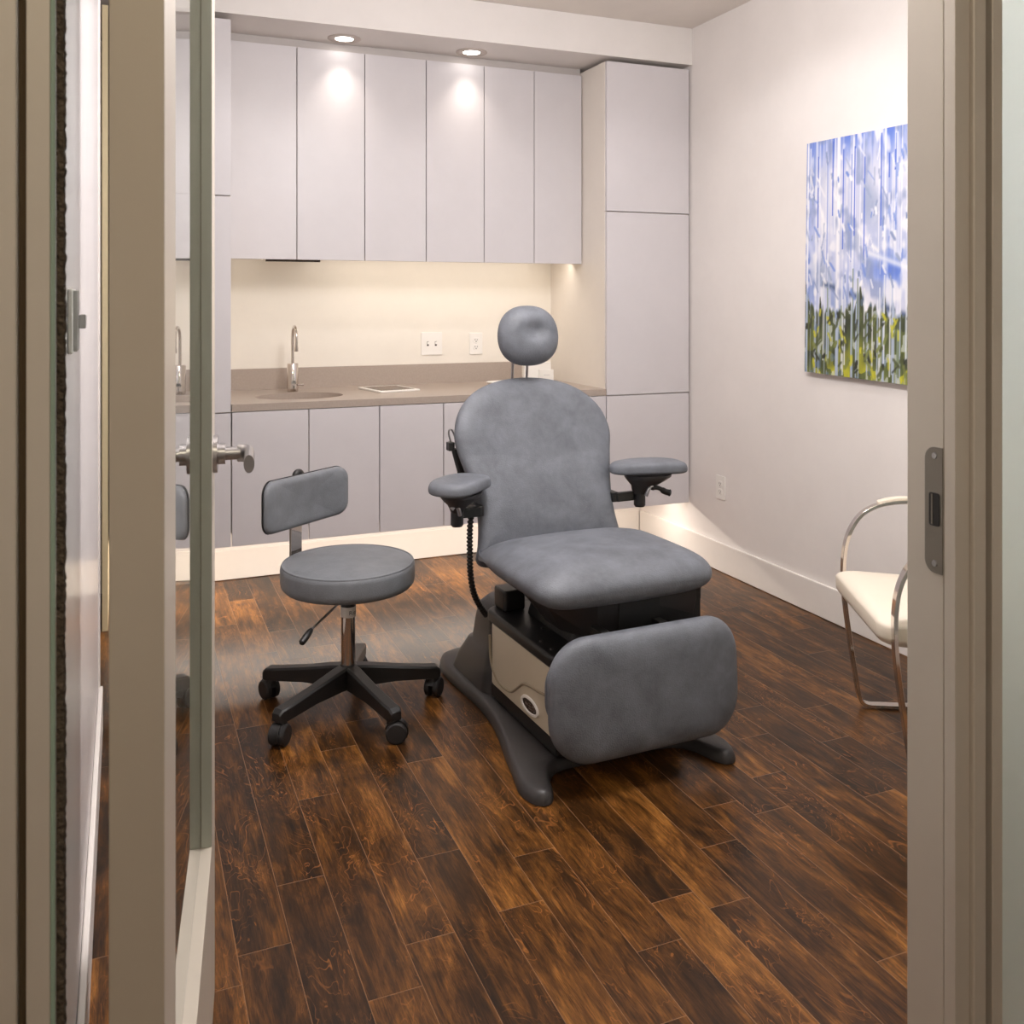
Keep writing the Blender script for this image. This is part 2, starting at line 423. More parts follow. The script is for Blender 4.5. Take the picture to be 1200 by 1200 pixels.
# the glazed door leaf, standing open into the room
TH = math.radians(7.4)
DM = Matrix.Translation(Vector((.035, .927, 0))) @ Matrix.Rotation(-TH, 4, 'Z')   # local: x right of the leaf face, y along the leaf
def leaf():
    r = empty('door_1', (.1, 1.43, 0)); r['kind'] = 'structure'
    T = .048; L = 1.022; Z0, Z1 = .012, 2.455; R = .36; Wd = .12
    def part(n, m, *b, bevel=.0012): return obj(n, bx(*b, mt=DM), m, r, bevel)
    part('hinge_stile', 'stile', -T, 0, 0, Wd, Z0, Z1)
    part('latch_stile', 'stile', -T, 0, L-.114, L, Z0, Z1)
    part('bottom_rail', 'stile', -T, 0, Wd+.0005, L-.1145, Z0, R)
    part('top_rail', 'stile', -T, 0, Wd+.0005, L-.1145, Z1-.12, Z1)
    part('pane', 'glass', -.029, -.0195, Wd+.001, L-.115, R+.001, Z1-.121, bevel=0)
    part('shaded_rebate', 'rebate_shade', -.0190, -.0002, L-.1172, L-.1142, R+.0005, Z1-.121, bevel=0)  # added strip, painted darker in place of shade on the rebate
    g = part('gasket', 'framed', -.0315, -.0192, L-.1175, L-.1148, R+.0005, Z1-.121, bevel=0)
    for s in (1, -1):
        X = 0 if s > 0 else -T
        bm = NB(); c = Vector((X, L-.060, 1.082))
        for a, b_, rad in ((0, .008, .036), (.008, .022, .020), (.022, .05, .0125)):
            tube(bm, [DM @ (c+Vector((s*a, 0, 0))), DM @ (c+Vector((s*b_, 0, 0)))], rad, 28)
        # lever arm turned back towards the hinge side
        pts = [c+Vector((s*.045, .0, 0)), c+Vector((s*.056, -.003, 0)), c+Vector((s*.064, -.012, 0)), c+Vector((s*.067, -.03, 0)), c+Vector((s*.067, -.07, -.001)), c+Vector((s*.067, -.115, -.003))]
        pts = catmull(pts, 5)
        tube(bm, [DM @ p for p in pts], .013, 16, sx=.75, sy=1.3, up=(0, 0, 1))
        obj('lever_handle', bm, 'satin', r, 0, label='satin chrome lever handle')
    return r
leaf()

# ------------------------------------------------------------------ cabinets
def door_panel(name, parent, x0, x1, yf, z0, z1):
    return obj(name, bx(x0+.002, x1-.002, yf, yf+.019, z0+.002, z1-.002), 'cab', parent, .0012)
def cabinet(name, x0, x1, yf, z0, z1, doors, label, group, ztop=None, zb=None, side='cabside'):
    r = empty(name, ((x0+x1)/2, (yf+YB)/2, z0), label=label, cat='cabinet', group=group)
    obj('carcass', bx(x0+.0008, x1-.0008, yf+.0205, YB-.0006 if name != 'base_cabinet' and name != 'tall_cabinet' else YB-.001 if False else YB-.0006, (zb or z0), ztop or z1), side, r)
    for a, b in doors: door_panel('door', r, x0, x1, yf, a, b)
    return r
UG = [.4655, .765, 1.095, 1.41, 1.723, 2.006, 2.2875]
ul = ['white flat wall cabinet over the sink, next to the left tall cabinet', 'white wall cabinet lit brightest by the left recessed downlight',
      'white wall cabinet between the two lit ones, above the tablet', 'white wall cabinet lit brightest by the right recessed downlight',
      'narrow white wall cabinet just left of the last one before the tall cabinet', 'narrow white wall cabinet touching the right tall cabinet']
for i in range(6):
    x0 = UG[i] if i else .437
    r = empty('wall_cabinet', ((x0+UG[i+1])/2, 4.7, 1.567), label=ul[i], cat='cabinet', group='white wall cabinets above the counter')
    obj('carcass', bx(x0+.0008, UG[i+1]-.0008, 4.5545, YB-.0006, 1.592, 2.584), 'cabside', r)
    obj('door', bx(x0+.002, UG[i+1]-.002, 4.534, 4.553, 1.567, 2.584), 'cab', r, .0012)
struct('trim_filler', bx(.437, 2.288, 4.556, 4.60, 2.5845, 2.6245), 'filler')
BG = [.437, .773, 1.10, 1.413, 1.735, 2.01, 2.2905]
bl = ['white base cabinet front below the sink, next to the left tall cabinet', 'white base cabinet front just right of the one under the sink',
      'white base cabinet below the tablet, left of the exam chair', 'white base cabinet whose front passes behind the grey chair back at its left edge',
      'white base cabinet front hidden almost wholly behind the grey chair back', 'white base cabinet front between the chair back and the right tall cabinet']
for i in range(6):
    r = empty('base_cabinet', ((BG[i]+BG[i+1])/2, 4.5, .292), label=bl[i], cat='cabinet', group='floating white base cabinets')
    obj('carcass', bx(BG[i]+.0008, BG[i+1]-.0008, 4.2835, YB-.0006, .3455, .75 if i < 3 else .8815), 'cabside' if i else 'cabside', r)
    obj('door', bx(BG[i]+.002, BG[i+1]-.002, 4.263, 4.282, .2925, .8795), 'cab', r, .0012)
for (x0, x1, lab) in ((2.2915, 2.7985, 'tall white cabinet filling the right corner beside the painting wall'), (-.058, .4355, 'tall white cabinet seen as a strip beside the door handle')):
    r = empty('tall_cabinet', ((x0+x1)/2, 4.6, .292), label=lab, cat='cabinet', group='tall white cabinets at the ends of the counter')
    obj('carcass', bx(x0, x1-.008 if x0 > 1 else x1, 4.2835, YB-.0006, .3455, 2.603), 'cabside', r)
    for a, b in ((.2925, .8775), (.8825, 1.8275), (1.8325, 2.603)):
        obj('door', bx(x0+.003, x1-.009 if x0 > 1 else x1-.002, 4.263, 4.282, a, b), 'cab', r, .0012)
# countertop with an oval cut-out
def counter():
    bm = NB(); x0, x1, y0, y1 = .4375, 2.2905, 4.263, 4.919
    zt, zb = .915, .883
    cx, cy, a, b = .778, 4.535, .207, .165
    X0, X1 = x0, 1.15
    angs = sorted(set([2*PI*i/64 for i in range(64)]+[math.atan2(yy-cy, xx-cx) % (2*PI) for xx in (X0, X1) for yy in (y0, y1)]))
    def per(t):
        dx, dy = math.cos(t), math.sin(t); s = 1e9
        if dx > 1e-9: s = min(s, (X1-cx)/dx)
        if dx < -1e-9: s = min(s, (X0-cx)/dx)
        if dy > 1e-9: s = min(s, (y1-cy)/dy)
        if dy < -1e-9: s = min(s, (y0-cy)/dy)
        return cx+dx*s, cy+dy*s
    out = [per(t) for t in angs]
    def el(t): k = 1/math.sqrt((math.cos(t)/a)**2+(math.sin(t)/b)**2); return cx+k*math.cos(t), cy+k*math.sin(t)
    inn = [el(t) for t in angs]
    n = len(angs)
    R = [[bm.verts.new((x, y, z)) for x, y in pts] for pts, z in ((out, zb), (out, zt), (inn, zt), (inn, zb))]
    for i in range(4):
        A, B = R[i], R[(i+1) % 4]
        for j in range(n): bm.faces.new((A[j], A[(j+1) % n], B[(j+1) % n], B[j]))
    box(bm, X1, x1, y0, y1, zb, zt)
    box(bm, x0, 2.10, y1+.0005, YB-.0006, zt-.03, 1.022)
    o = obj('countertop', bm, 'counter', ang=30)
    tag(o, 'long taupe solid-surface countertop with low backsplash under the wall cabinets', 'countertop')
    # basin
    bm = NB(); rings = []
    for s, z in ((1.0, .8825), (.97, .84), (.88, .80), (.68, .775), (.3, .768), (.08, .766)):
        rings.append([Vector((cx+s*a*math.cos(t)*1.0, cy+s*b*math.sin(t), z)) for t in [2*PI*i/48 for i in range(48)]])
    loft(bm, rings, cap=False)
    bm.faces.new([v for v in bm.verts][-48:])
    o = obj('sink_basin', bm, 'counter'); tag(o, 'oval taupe undermount sink basin sunk in the countertop', 'sink')
    so = o.modifiers.new('solid', 'SOLIDIFY'); so.thickness = .006; so.offset = -1
counter()

# LED strips
def strip(name, x0, x1, y, z, label, pw, tilt=0):
    r = empty(name, ((x0+x1)/2, y, z), label=label, cat='light', )
    obj('housing', bx(x0, x1, y-.012, y+.012, z, z+.0055), 'white', r)
    obj('lens', bx(x0+.005, x1-.005, y-.008, y+.008, z-.003, z-.0002), 'led', r)
    light('led_light', 'AREA', ((x0+x1)/2, y, z-.006), pw, WARM, rot=(math.radians(tilt), 0, 0), parent=r, shape='RECTANGLE', size=x1-x0-.02, size_y=.012)
strip('led_strip', .47, 2.27, 4.66, 1.5860, 'warm light strip hidden under the wall cabinets, lighting the backsplash', P_UNDER, 38)
strip('led_strip', -.04, 2.70, 4.42, .3396, 'warm light strip hidden under the floating base cabinets, lighting the floor edge', P_KICK)
# dispenser under the first wall cabinet
r = empty('paper_dispenser', (.77, 4.66, 1.574), label='slim under-cabinet paper dispenser slot above the faucet', cat='dispenser')
obj('housing', bx(.622, .908, 4.64, 4.70, 1.568, 1.5915), 'cabside', r, .002)
obj('slot', bx(.634, .896, 4.636, 4.6475, 1.5605, 1.5735), 'slot', r)
# downlights
for x, lab in ((.974, 'round recessed downlight in the soffit on the left'), (1.622, 'round recessed downlight in the soffit on the right')):
    y = 4.447
    r = empty('downlight', (x, y, 2.6245), label=lab, cat='light', group='recessed downlights in the soffit')
    bm = NB()
    n = 48; prof = [(.078, 2.6245), (.079, 2.6215), (.075, 2.6195), (.052, 2.6190), (.044, 2.6205), (.043, 2.6243)]
    rings = [[Vector((x+rr*math.cos(2*PI*j/n), y+rr*math.sin(2*PI*j/n), z)) for j in range(n)] for rr, z in prof]
    loft(bm, rings, cap=False)
    obj('trim_ring', bm, 'ring', r)
    bm = NB(); cyl(bm, (x, y, 2.6215), (x, y, 2.6243), 0.0425, n=40); obj('lens', bm, 'lamp', r)
    light('downlight_lamp', 'SPOT', (x, y, 2.6170), P_SPOT, (1, .90, .80), parent=r, spot_size=math.radians(92), spot_blend=1.0, shadow_soft_size=.04)

# ------------------------------------------------------------------ wall plates
def outlet(loc, face, label, group=None):
    """duplex receptacle; face = unit vector out of the wall, built in (u,z) of the wall"""
    f = Vector(face); u = Vector((0, 0, 1)).cross(f); c = Vector(loc)
    mt = Matrix(((u.x, 0, f.x, c.x), (u.y, 0, f.y, c.y), (0, 1, 0, c.z), (0, 0, 0, 1)))
    r = empty('outlet', c, label=label, cat='outlet', group=group)
    bm = NB(); prism(bm, rrect(.0385, .060, .004, 4), .0005, .0055, mt); obj('plate', bm, 'white', r, .0012)
    for s in (-1, 1):
        bm = NB(); prism(bm, rrect(.0165, .0145, .008, 5, 0, s*.0195), .0056, .0072, mt); q = obj('socket', bm, 'white', r, .0006)
        bm = NB()
        box(bm, -.0078, -.0052, s*.0195-.002, s*.0195+.0065, .0073, .0078, mt); box(bm, .0052, .0078, s*.0195-.002, s*.0195+.0055, .0073, .0078, mt)
        prism(bm, [(.0030*math.cos(a*PI/6), s*.0195-.008+.0030*math.sin(a*PI/6)) for a in range(12)], .0073, .0078, mt)
        obj('slot', bm, 'slot', q)
    bm = NB(); prism(bm, [(.002*math.cos(a*PI/6), .002*math.sin(a*PI/6)) for a in range(12)], .0056, .0064, mt); obj('screw', bm, 'grey_and_shade', r)
outlet((1.8265, YB, 1.1285), (0, -1, 0), 'white duplex outlet on the backsplash wall left of the headrest')
outlet((XR, 3.985, .422), (-1, 0, 0), 'white duplex outlet low on the right wall behind the armrest')
r = empty('switch_plate', (1.567, YB, 1.1325), label='white double toggle switch plate on the backsplash wall', cat='switch')
mt = Matrix(((1, 0, 0, 1.567), (0, 0, -1, YB), (0, 1, 0, 1.1325), (0, 0, 0, 1)))
bm = NB(); prism(bm, rrect(.0595, .062, .004, 4), .0005, .0055, mt); obj('plate', bm, 'white', r, .0012)
for s in (-1, 1):
    bm = NB(); box(bm, s*.023-.0055, s*.023+.0055, -.0125, .0125, .0056, .0062, mt); q = obj('toggle_recess', bm, 'slot', r)
    bm = NB(); box(bm, s*.023-.0045, s*.023+.0045, -.003, .0105, .0063, .014, mt); obj('toggle', bm, 'white', q, .001)
# slider control on the left wall
r = empty('slider_dimmer', (XL, 1.55, 1.347), label='white slide dimmer control on the narrow left wall strip', cat='switch')
mt = Matrix(((0, 0, 1, XL), (1, 0, 0, 1.55), (0, 1, 0, 1.347), (0, 0, 0, 1)))
bm = NB(); prism(bm, rrect(.060, .0475, .004, 4), .0005, .0065, mt); obj('plate', bm, 'white', r, .0015)
obj('rail', box(NB(), -.030, -.022, -.045, .045, .0066, .0125, mt), 'grey_and_shade', r, .001)  # grey stands in for shade on the white rails and knob
obj('rail', box(NB(), .010, .018, -.045, .045, .0066, .0125, mt), 'grey_and_shade', r, .001)
obj('slider_knob', box(NB(), .003, .026, -.012, .009, .0126, .0225, mt), 'grey_and_shade', r, .002)
bm = NB()
for zz in (.03, .014, -.002, -.018, -.034): box(bm, .036, .044, zz-.0015, zz+.0015, .0066, .0085, mt)
obj('scale_marks', bm, 'slot', r)

# ------------------------------------------------------------------ painting
def painting():
    y0, y1, z0, z1 = 2.49, 3.320, 1.052, 2.052
    NU, NV = 240, 300
    rnd = random.Random(5)
    W = [[None]*NV for _ in range(NU)]
    import math as _m
    def n1(seed):
        t = [random.Random(seed).random() for _ in range(1)]
        rr = random.Random(seed); tab = [rr.random() for _ in range(1024)]
        def f(x, y=0.0):
            xi, yi = _m.floor(x), _m.floor(y); fx, fy = x-xi, y-yi
            fx = fx*fx*(3-2*fx); fy = fy*fy*(3-2*fy)
            g = lambda a, b: tab[(a*57+b*131) % 1024]
            return (g(xi, yi)*(1-fx)+g(xi+1, yi)*fx)*(1-fy)+(g(xi, yi+1)*(1-fx)+g(xi+1, yi+1)*fx)*fy
        return f
    A, B, D, E2, F = n1(1), n1(2), n1(3), n1(4), n1(6)
    def mixc(a, b, t): t = max(0, min(1, t)); return tuple(a[i]*(1-t)+b[i]*t for i in range(3))
    blue = (70, 105, 205); pale = (222, 220, 230); grey = (148, 160, 188); lilac = (178, 186, 218)
    dark = (48, 56, 40); olive = (112, 122, 62); yel = (188, 184, 46); mid = (88, 98, 62)
    for i in range(NU):
        u = i/(NU-1)                      # 0 = left as seen from the room
        drip = A(u*70, 0); drip2 = B(u*120, 3)
        tl = .27-.03*u+.20*max(0, D(u*34, 1)-.5)+.04*D(u*80, 9)+.12*max(0, .05-u)*20
        if abs(u-.40) < .02: tl = max(tl, .40-4*abs(u-.40))
        for j in range(NV):
            v = j/(NV-1)
            # sky and cloud
            cl = E2(u*5+v*1.5, v*5)*.6+F(u*16+3*v, v*9)*.4
            band = _m.exp(-((u-.22-.5*(.9-v)**2)/.16)**2)
            c = mixc(lilac, pale, cl*1.2+band*.75-.25)
            c = mixc(c, grey, max(0, B(u*9+1, v*7)-.6)*2.2)
            if v > .86: c = mixc(c, blue, (v-.86)*5*(.3+drip))
            if u < .12: c = mixc(c, blue, (.12-u)*6*(.4+.6*drip2))
            s = drip*.55+D(u*60, v*2)*.45
            if s > .58: c = mixc(c, (104, 130, 205), min(.55, (s-.58)*2.6*(.15+.85*F(u*4, v*4+7))))
            if drip2 > .66: c = mixc(c, (238, 236, 240), (drip2-.66)*3)
            # blue hollow low right of the cloud
            h_ = _m.exp(-((u-.62)/.2)**2-((v-.44)/.06)**2); c = mixc(c, (84, 116, 205), h_*.85)
            # sweeping white stroke and grey-blue ridge
            cur = .75-1.05*(u-.22)+.9*(u-.22)**2
            if .2 < u < .52: c = mixc(c, (240, 238, 240), .8*_m.exp(-((v-cur)/.013)**2)*(F(u*30, v*30) > .25))
            pt = F(u*18+v*4, v*11)*.6+B(u*40, v*26)*.4
            if pt > .56: c = mixc(c, (236, 234, 238), min(.8, (pt-.56)*5))
            elif pt < .36: c = mixc(c, (132, 146, 186), min(.7, (.36-pt)*4))
            rid = .385-.22*(u-.15)
            if .12 < u < .75: c = mixc(c, (76, 92, 128), .9*_m.exp(-((v-rid)/.014)**2)*(F(u*20, 5) > .3))
            rid2 = .56-.25*(u-.5)
            if u > .45: c = mixc(c, (236, 236, 240), .7*_m.exp(-((v-rid2+.06)/.012)**2))
            if v < tl:
                t = (tl-v)/tl
                g = D(u*26, v*22)*.6+E2(u*60, v*30)*.4
                c2 = mixc(dark, olive, g*1.5-.35+t*.3)
                if t < .25: c2 = mixc(c2, dark, .55)
                c2 = mixc(c2, yel, max(0, (t-.45))*1.9*(F(u*22, v*16) > .48)*(.4+g))
                if g > .70: c2 = mixc(c2, (208, 212, 225), .6)
                if drip2 > .62: c2 = mixc(c2, (170, 182, 205), (drip2-.62)*3.2)
                if A(u*34, v*26) < .22: c2 = mixc(c2, (96, 120, 170), .5)
                c = mixc(c, c2, min(1, (tl-v)*60))
            W[i][j] = list(c)
    def streak(u, v0, v1, col, wd):
        for i in range(max(0, int((u-wd)*NU)), min(NU, int((u+wd)*NU)+1)):
            for j in range(int(v0*NV), min(NV, int(v1*NV))): W[i][j] = list(mixc(W[i][j], col, .8))
    for k in range(30):
        u = rnd.random(); v1 = rnd.uniform(.9, 1.0); ln = rnd.uniform(.08, .45)
        streak(u, v1-ln, v1, rnd.choice([(66, 98, 200), (232, 232, 238), (130, 150, 210)]), rnd.uniform(.0008, .0028))
    for k in range(34):
        u = rnd.random(); v0 = rnd.uniform(0, .1); streak(u, v0, v0+rnd.uniform(.15, .4), rnd.choice([(176, 188, 214), (220, 222, 228), (120, 136, 110)]), .0022)
    def brush(u, v, ln, a, col, wd):
        for s in range(60):
            t = s/59; uu = u+ln*t*_m.cos(a); vv = v+ln*t*_m.sin(a)*.84
            for i in range(int((uu-wd)*NU), int((uu+wd)*NU)+1):
                for j in range(int((vv-wd*.7)*NV), int((vv+wd*.7)*NV)+1):
                    if 0 <= i < NU and 0 <= j < NV: W[i][j] = list(mixc(W[i][j], col, .10))
    for k in range(150):
        brush(rnd.random(), rnd.uniform(.36, .95), rnd.uniform(.02, .09), rnd.uniform(-1.9, -.8), rnd.choice([(240, 238, 240), (232, 230, 236), (196, 200, 220), (150, 162, 192), (120, 136, 178), (110, 136, 206)]), rnd.uniform(.002, .006))
    for k in range(130):
        brush(rnd.random(), rnd.uniform(.0, .25), rnd.uniform(.02, .06), rnd.uniform(.7, 2.4), rnd.choice([(196, 190, 50), (70, 78, 44), (120, 128, 70), (44, 48, 40)]), rnd.uniform(.003, .007))
    bm = NB(); cl = bm.loops.layers.float_color.new('paint')
    V = [[bm.verts.new((XR-.030, y1-(y1-y0)*i/(NU-1), z0+(z1-z0)*j/(NV-1))) for j in range(NV)] for i in range(NU)]
    for i in range(NU-1):
        for j in range(NV-1):
            f = bm.faces.new((V[i][j], V[i+1][j], V[i+1][j+1], V[i][j+1]))
            for lp, (a, b) in zip(f.loops, ((i, j), (i+1, j), (i+1, j+1), (i, j+1))): lp[cl] = lin(W[a][b])
    r = empty('painting', (XR-.015, (y0+y1)/2, z0), label='unframed blue, white and green landscape painting on the right wall', cat='painting')
    o = obj('canvas_front', bm, 'paint', r)
    obj('canvas_sides', bx(XR-.0298, XR-.001, y0, y1, z0, z1), mat('canvas_edge', (150, 150, 160), .7), r)
    r.rotation_euler = (math.radians(1.0), 0, 0)
painting()

# ------------------------------------------------------------------ things on the counter
def faucet():
    x, y, z = .78, 4.747, .9152
    r = empty('faucet', (x, y, z), label='chrome gooseneck faucet standing behind the oval sink', cat='faucet')
    bm = NB(); lathe(bm, [(.024, z), (.0275, z+.004), (.0275, z+.139), (.0255, z+.142)], (x, y, 0), 36); obj('body', bm, 'chrome', r)
    R = .055; top = z+.272
    pts = [(x, y, z+.140), (x, y, z+.20), (x, y, top)]+[(x, y-R+R*math.cos(a), top+R*math.sin(a)) for a in [PI*k/12 for k in range(1, 13)]]+[(x, y-2*R, top-.045)]
    bm = NB(); tube(bm, pts, .0075, 14); obj('spout', bm, 'chrome', r)
    bm = NB(); cyl(bm, (x, y-2*R, top-.044), (x, y-2*R, top-.066), .0095); obj('aerator', bm, 'chrome', r)
    bm = NB(); cyl(bm, (x, y-.022, z+.045), (x, y-.032, z+.045), .012); cyl(bm, (x+.02, y-.012, z+.035), (x+.045, y-.02, z+.035), .004); cyl(bm, (x+.044, y-.02, z+.035), (x+.052, y-.022, z+.035), .006)
    obj('lever', bm, 'chrome', r)
faucet()
r = empty('tablet', (1.25, 4.66, .9155), math.radians(11), label='white tablet lying flat on the counter', cat='tablet')
bm = NB(); prism(bm, rrect(.113, .135, .012, 5), 0, .008); obj('case', bm, 'white', r, .002, world=False)
bm = NB(); box(bm, -.092, .092, -.105, .105, .0082, .009); obj('screen', bm, 'screen', r, world=False)
r = empty('dish', (1.93, 4.66, .9155), label='white oval dish on the counter behind the exam chair', cat='dish')
bm = NB(); lathe(bm, [(.09, 0), (.12, .004), (.142, .016), (.145, .02), (.138, .018), (.115, .008), (.02, .006)], (0, 0, 0), 40, 1, .6)
obj('bowl', bm, 'white', r, world=False)
r = empty('card_holder', (2.10, 4.70, .9155), math.radians(-8), label='white card holder with a card, on the counter behind the headrest', cat='card holder')
bm = NB(); box(bm, -.075, .075, 0, .035, 0, .115); obj('body', bm, 'white', r, .003, world=False)
bm = NB(); box(bm, .005, .085, -.022, -.002, 0, .075); obj('card_box', bm, 'white', r, .001, world=False)
bm = NB(); box(bm, .028, .062, -.0235, -.0222, .045, .0475); obj('card_text', bm, 'grey_and_shade', r, world=False)

# ------------------------------------------------------------------ the exam chair
CX = 1.358
def exam_chair():
    R = empty('exam_chair', (CX, 2.85, 0), label='large blue-grey vinyl powered exam chair with headrest and armrests', cat='exam chair')
    # floor base: long plate with four lobes
    half = [(0, 2.47), (.10, 2.475), (.175, 2.465), (.215, 2.42), (.240, 2.345), (.268, 2.315), (.302, 2.330), (.320, 2.395), (.306, 2.48), (.292, 2.60), (.266, 2.78), (.255, 2.95),
            (.268, 3.12), (.275, 3.28), (.245, 3.39), (.17, 3.43), (.08, 3.44), (0, 3.44)]
    pts = [(CX-a-.022*max(0, min(1, (2.75-b)/.3))*(a > .05), b) for a, b in half]+[(CX+a+.028*max(0, min(1, (2.75-b)/.3))*(a > .05), b) for a, b in half[::-1]][1:-1]
    out = [(p.x, p.y) for p in catmull([(a, b, 0) for a, b in pts], 4, True)]
    cyy = 2.86
    bm = NB(); rings = []
    for s, z in ((0, .002), (0, .010), (.002, .019), (.006, .028), (.011, .034), (.018, .038)):
        # move every point a set distance inwards (approximation by scaling width and length separately)
        d = s
        rr = []
        n = len(out)
        for i, (x, y) in enumerate(out):
            a = Vector(out[(i-1) % n]); b = Vector(out[(i+1) % n]); t = (b-a)
            nrm = Vector((-t.y, t.x)).normalized()
            rr.append((Vector((x, y)), nrm))
        sgn = 1
        area = sum(out[i][0]*out[(i+1) % n][1]-out[(i+1) % n][0]*out[i][1] for i in range(n))
        sgn = 1 if area > 0 else -1
        rings.append([Vector((p.x+q.x*d*sgn, p.y+q.y*d*sgn, z)) for p, q in rr])
    loft(bm, rings, cap=False)
    bm.verts.ensure_lookup_table(); top = list(bm.verts)[-len(out):]
    from mathutils.geometry import tessellate_polygon
    for tri in tessellate_polygon([[Vector((v.co.x, v.co.y, 0)) for v in top]]): bm.faces.new([top[i] for i in tri])
    bm.transform(Matrix.Translation((CX, 2.98, 0)) @ Matrix.Rotation(math.radians(-2.4), 4, 'Z') @ Matrix.Translation((-CX, -2.98, 0)))   # the floor base stands square to the room
    obj('base', bm, 'plastic', R, ang=50)
    # rear pedestal at the back of the base
    bm = NB(); rings = []
    for k, (hw, y0, y1, z) in enumerate(((.232, 2.96, 3.30, .040), (.222, 2.965, 3.28, .09), (.206, 2.97, 3.22, .165), (.198, 2.972, 3.20, .172), (.194, 2.975, 3.18, .25), (.186, 2.98, 3.17, .30), (.16, 2.99, 3.15, .325))):
        rings.append([Vector((CX+u, v, z)) for u, v in rrect(hw, (y1-y0)/2, .05, 6, 0, (y0+y1)/2)])
    loft(bm, rings); obj('rear_pedestal', bm, 'plastic', R, ang=50)
    # column cover
    bm = NB(); box(bm, CX-.222, CX+.222, 2.465, 2.948, .046, .10); obj('plinth', bm, 'black', R, .01)
    bm = NB(); prism(bm, rrect(.2285, .248, .045, 8, CX, 2.703), .098, .300); cov = obj('column_cover', bm, 'beige', R, .006, label='beige enamelled column cover')
    # raised wavy line and oval badge on its left side
    xs = CX-.2285
    P = [(xs, 2.935, .255), (xs, 2.925, .175), (xs, 2.885, .132), (xs, 2.83, .122), (xs, 2.765, .130), (xs, 2.71, .165), (xs, 2.675, .188), (xs, 2.63, .198), (xs, 2.56, .205), (xs, 2.50, .215)]
    bm = NB(); tube(bm, catmull(P, 8), .0045, 10); obj('moulded_line', bm, 'beige2', cov)
    bm = NB(); mtb = Matrix(((0, 0, 1, xs), (1, 0, 0, 2.627), (0, 1, 0, .1385), (0, 0, 0, 1)))
    n = 40
    rings = [[mtb @ Vector((a*math.cos(2*PI*j/n), b*math.sin(2*PI*j/n), wv)) for j in range(n)] for a, b, wv in ((.062, .027, .001), (.060, .025, -.004), (.050, .0185, -.0045), (.048, .017, -.001))]
    loft(bm, rings, cap=False); obj('badge_ring', bm, 'white', cov)
    bm = NB(); prism(bm, [(.0485*math.cos(2*PI*j/n), .0172*math.sin(2*PI*j/n)) for j in range(n)], -.0018, -.0004, mtb); bd = obj('badge', bm, 'slot', cov)
    bm = NB()
    for (u0, u1, v0, v1) in ((-.034, -.030, -.009, .009), (-.030, -.020, .004, .008), (-.020, -.016, -.009, .009), (-.010, .006, -.002, .002), (-.010, .006, -.009, -.006), (-.010, .006, .006, .009), (.012, .030, -.003, .003)):
        box(bm, u0, u1, v0, v1, -.0026, -.0019, mtb)
    obj('badge_mark', bm, 'satin', cov)
    # dark top cover
    bm = NB(); prism(bm, rrect(.236, .262, .05, 8, CX, 2.712), .301, .340); obj('top_cover', bm, 'black', R, .012, 3)
    for (dx, y) in ((-.205, 2.60), (-.205, 2.53), (-.15, 2.70), (-.12, 2.56)):
        bm = NB(); cyl(bm, (CX+dx, y, .3395), (CX+dx, y, .3445), .006, .005, 12); obj('screw', bm, 'shellp', R)
    bm = NB(); prism(bm, rrect(.040, .045, .012, 5, CX-.160, 2.925), .3405, .410); obj('end_block', bm, 'black', R, .008)
    # lift arm and seat pan
    bm = NB(); loft(bm, [[Vector((CX+u, v, z)) for u, v in rrect(hw, hd, .03, 5, 0, 2.70)] for hw, hd, z in ((.13, .17, .341), (.12, .16, .39), (.14, .18, .43))])
    obj('lift_column', bm, 'black', R)
    def pan(k, z):
        P = [(-.17+k*.7, 2.93-k), (-.215+k*.7, 2.66), (-.205+k*.6, 2.545+k*.3), (-.095, 2.448+k*.1), (-.04, 2.440+k*.1), (.235, 2.430+k*.1), (.272-k*.4, 2.445+k*.1), (.287-k*.6, 2.50), (.287-k*.6, 2.93-k)]
        return [Vector((CX+a, b, z)) for a, b in P]
    bm = NB(); loft(bm, [pan(.11, .372), pan(.085, .376), pan(0, .455), pan(0, .505)]); obj('seat_pan', bm, 'shellp', R, .01, 3)
    obj('drawer_front', bx(CX-.03, CX+.262, 2.4345, 2.4385, .382, .488), 'black', R, .002)
    # seat cushion
    def sfn(u, v, w_):
        # u: across, v: front(-) to back(+)
        y = 2.655+v; z = .548+w_
        fr = max(0, (-v-.13)/.16); z -= .022*fr*fr                    # waterfall front
        bk = max(0, (v-.10)/.18)
        z -= .030*bk if w_ > 0 else -.012*bk
        z += .010*math.cos(u/.3*PI/2) if w_ > 0 else 0
        return Vector((CX+u, y, z))
    out = [(-.302, -.155), (-.292, -.225), (-.25, -.262), (-.15, -.272), (0, -.276), (.15, -.272), (.25, -.262), (.292, -.225), (.302, -.155), (.305, 0), (.298, .15), (.282, .235), (.24, .272), (.1, .28), (-.1, .28), (-.24, .272), (-.282, .235), (-.298, .15), (-.305, 0)]
    out = [(p.x, p.y) for p in catmull([(a, b, 0) for a, b in out], 5, True)]
    bm = NB(); cushion(bm, [(a*1.02, b*1.015) for a, b in out], .060, .070, 4.2, 16, sfn, m=2.05); obj('seat', bm, 'vinyl', R, ang=80)
    # back cushion
    B0 = Vector((CX, 2.935, .500)); UP = Vector((0, .215, .590)).normalized(); NF = Vector((0, -UP.z, UP.y))
    def bfn(u, v, w_):
        wv = w_
        wv += .030*(abs(u)/.3)**2.2 if w_ > 0 else .030*(abs(u)/.3)**2.2     # slight wings
        bow = .022*math.sin(min(1, max(0, v/.35))*PI)                          # lumbar swell
        return B0+Vector((u, 0, 0))+UP*v+NF*(wv-.012+(bow if w_ > 0 else bow*.4))
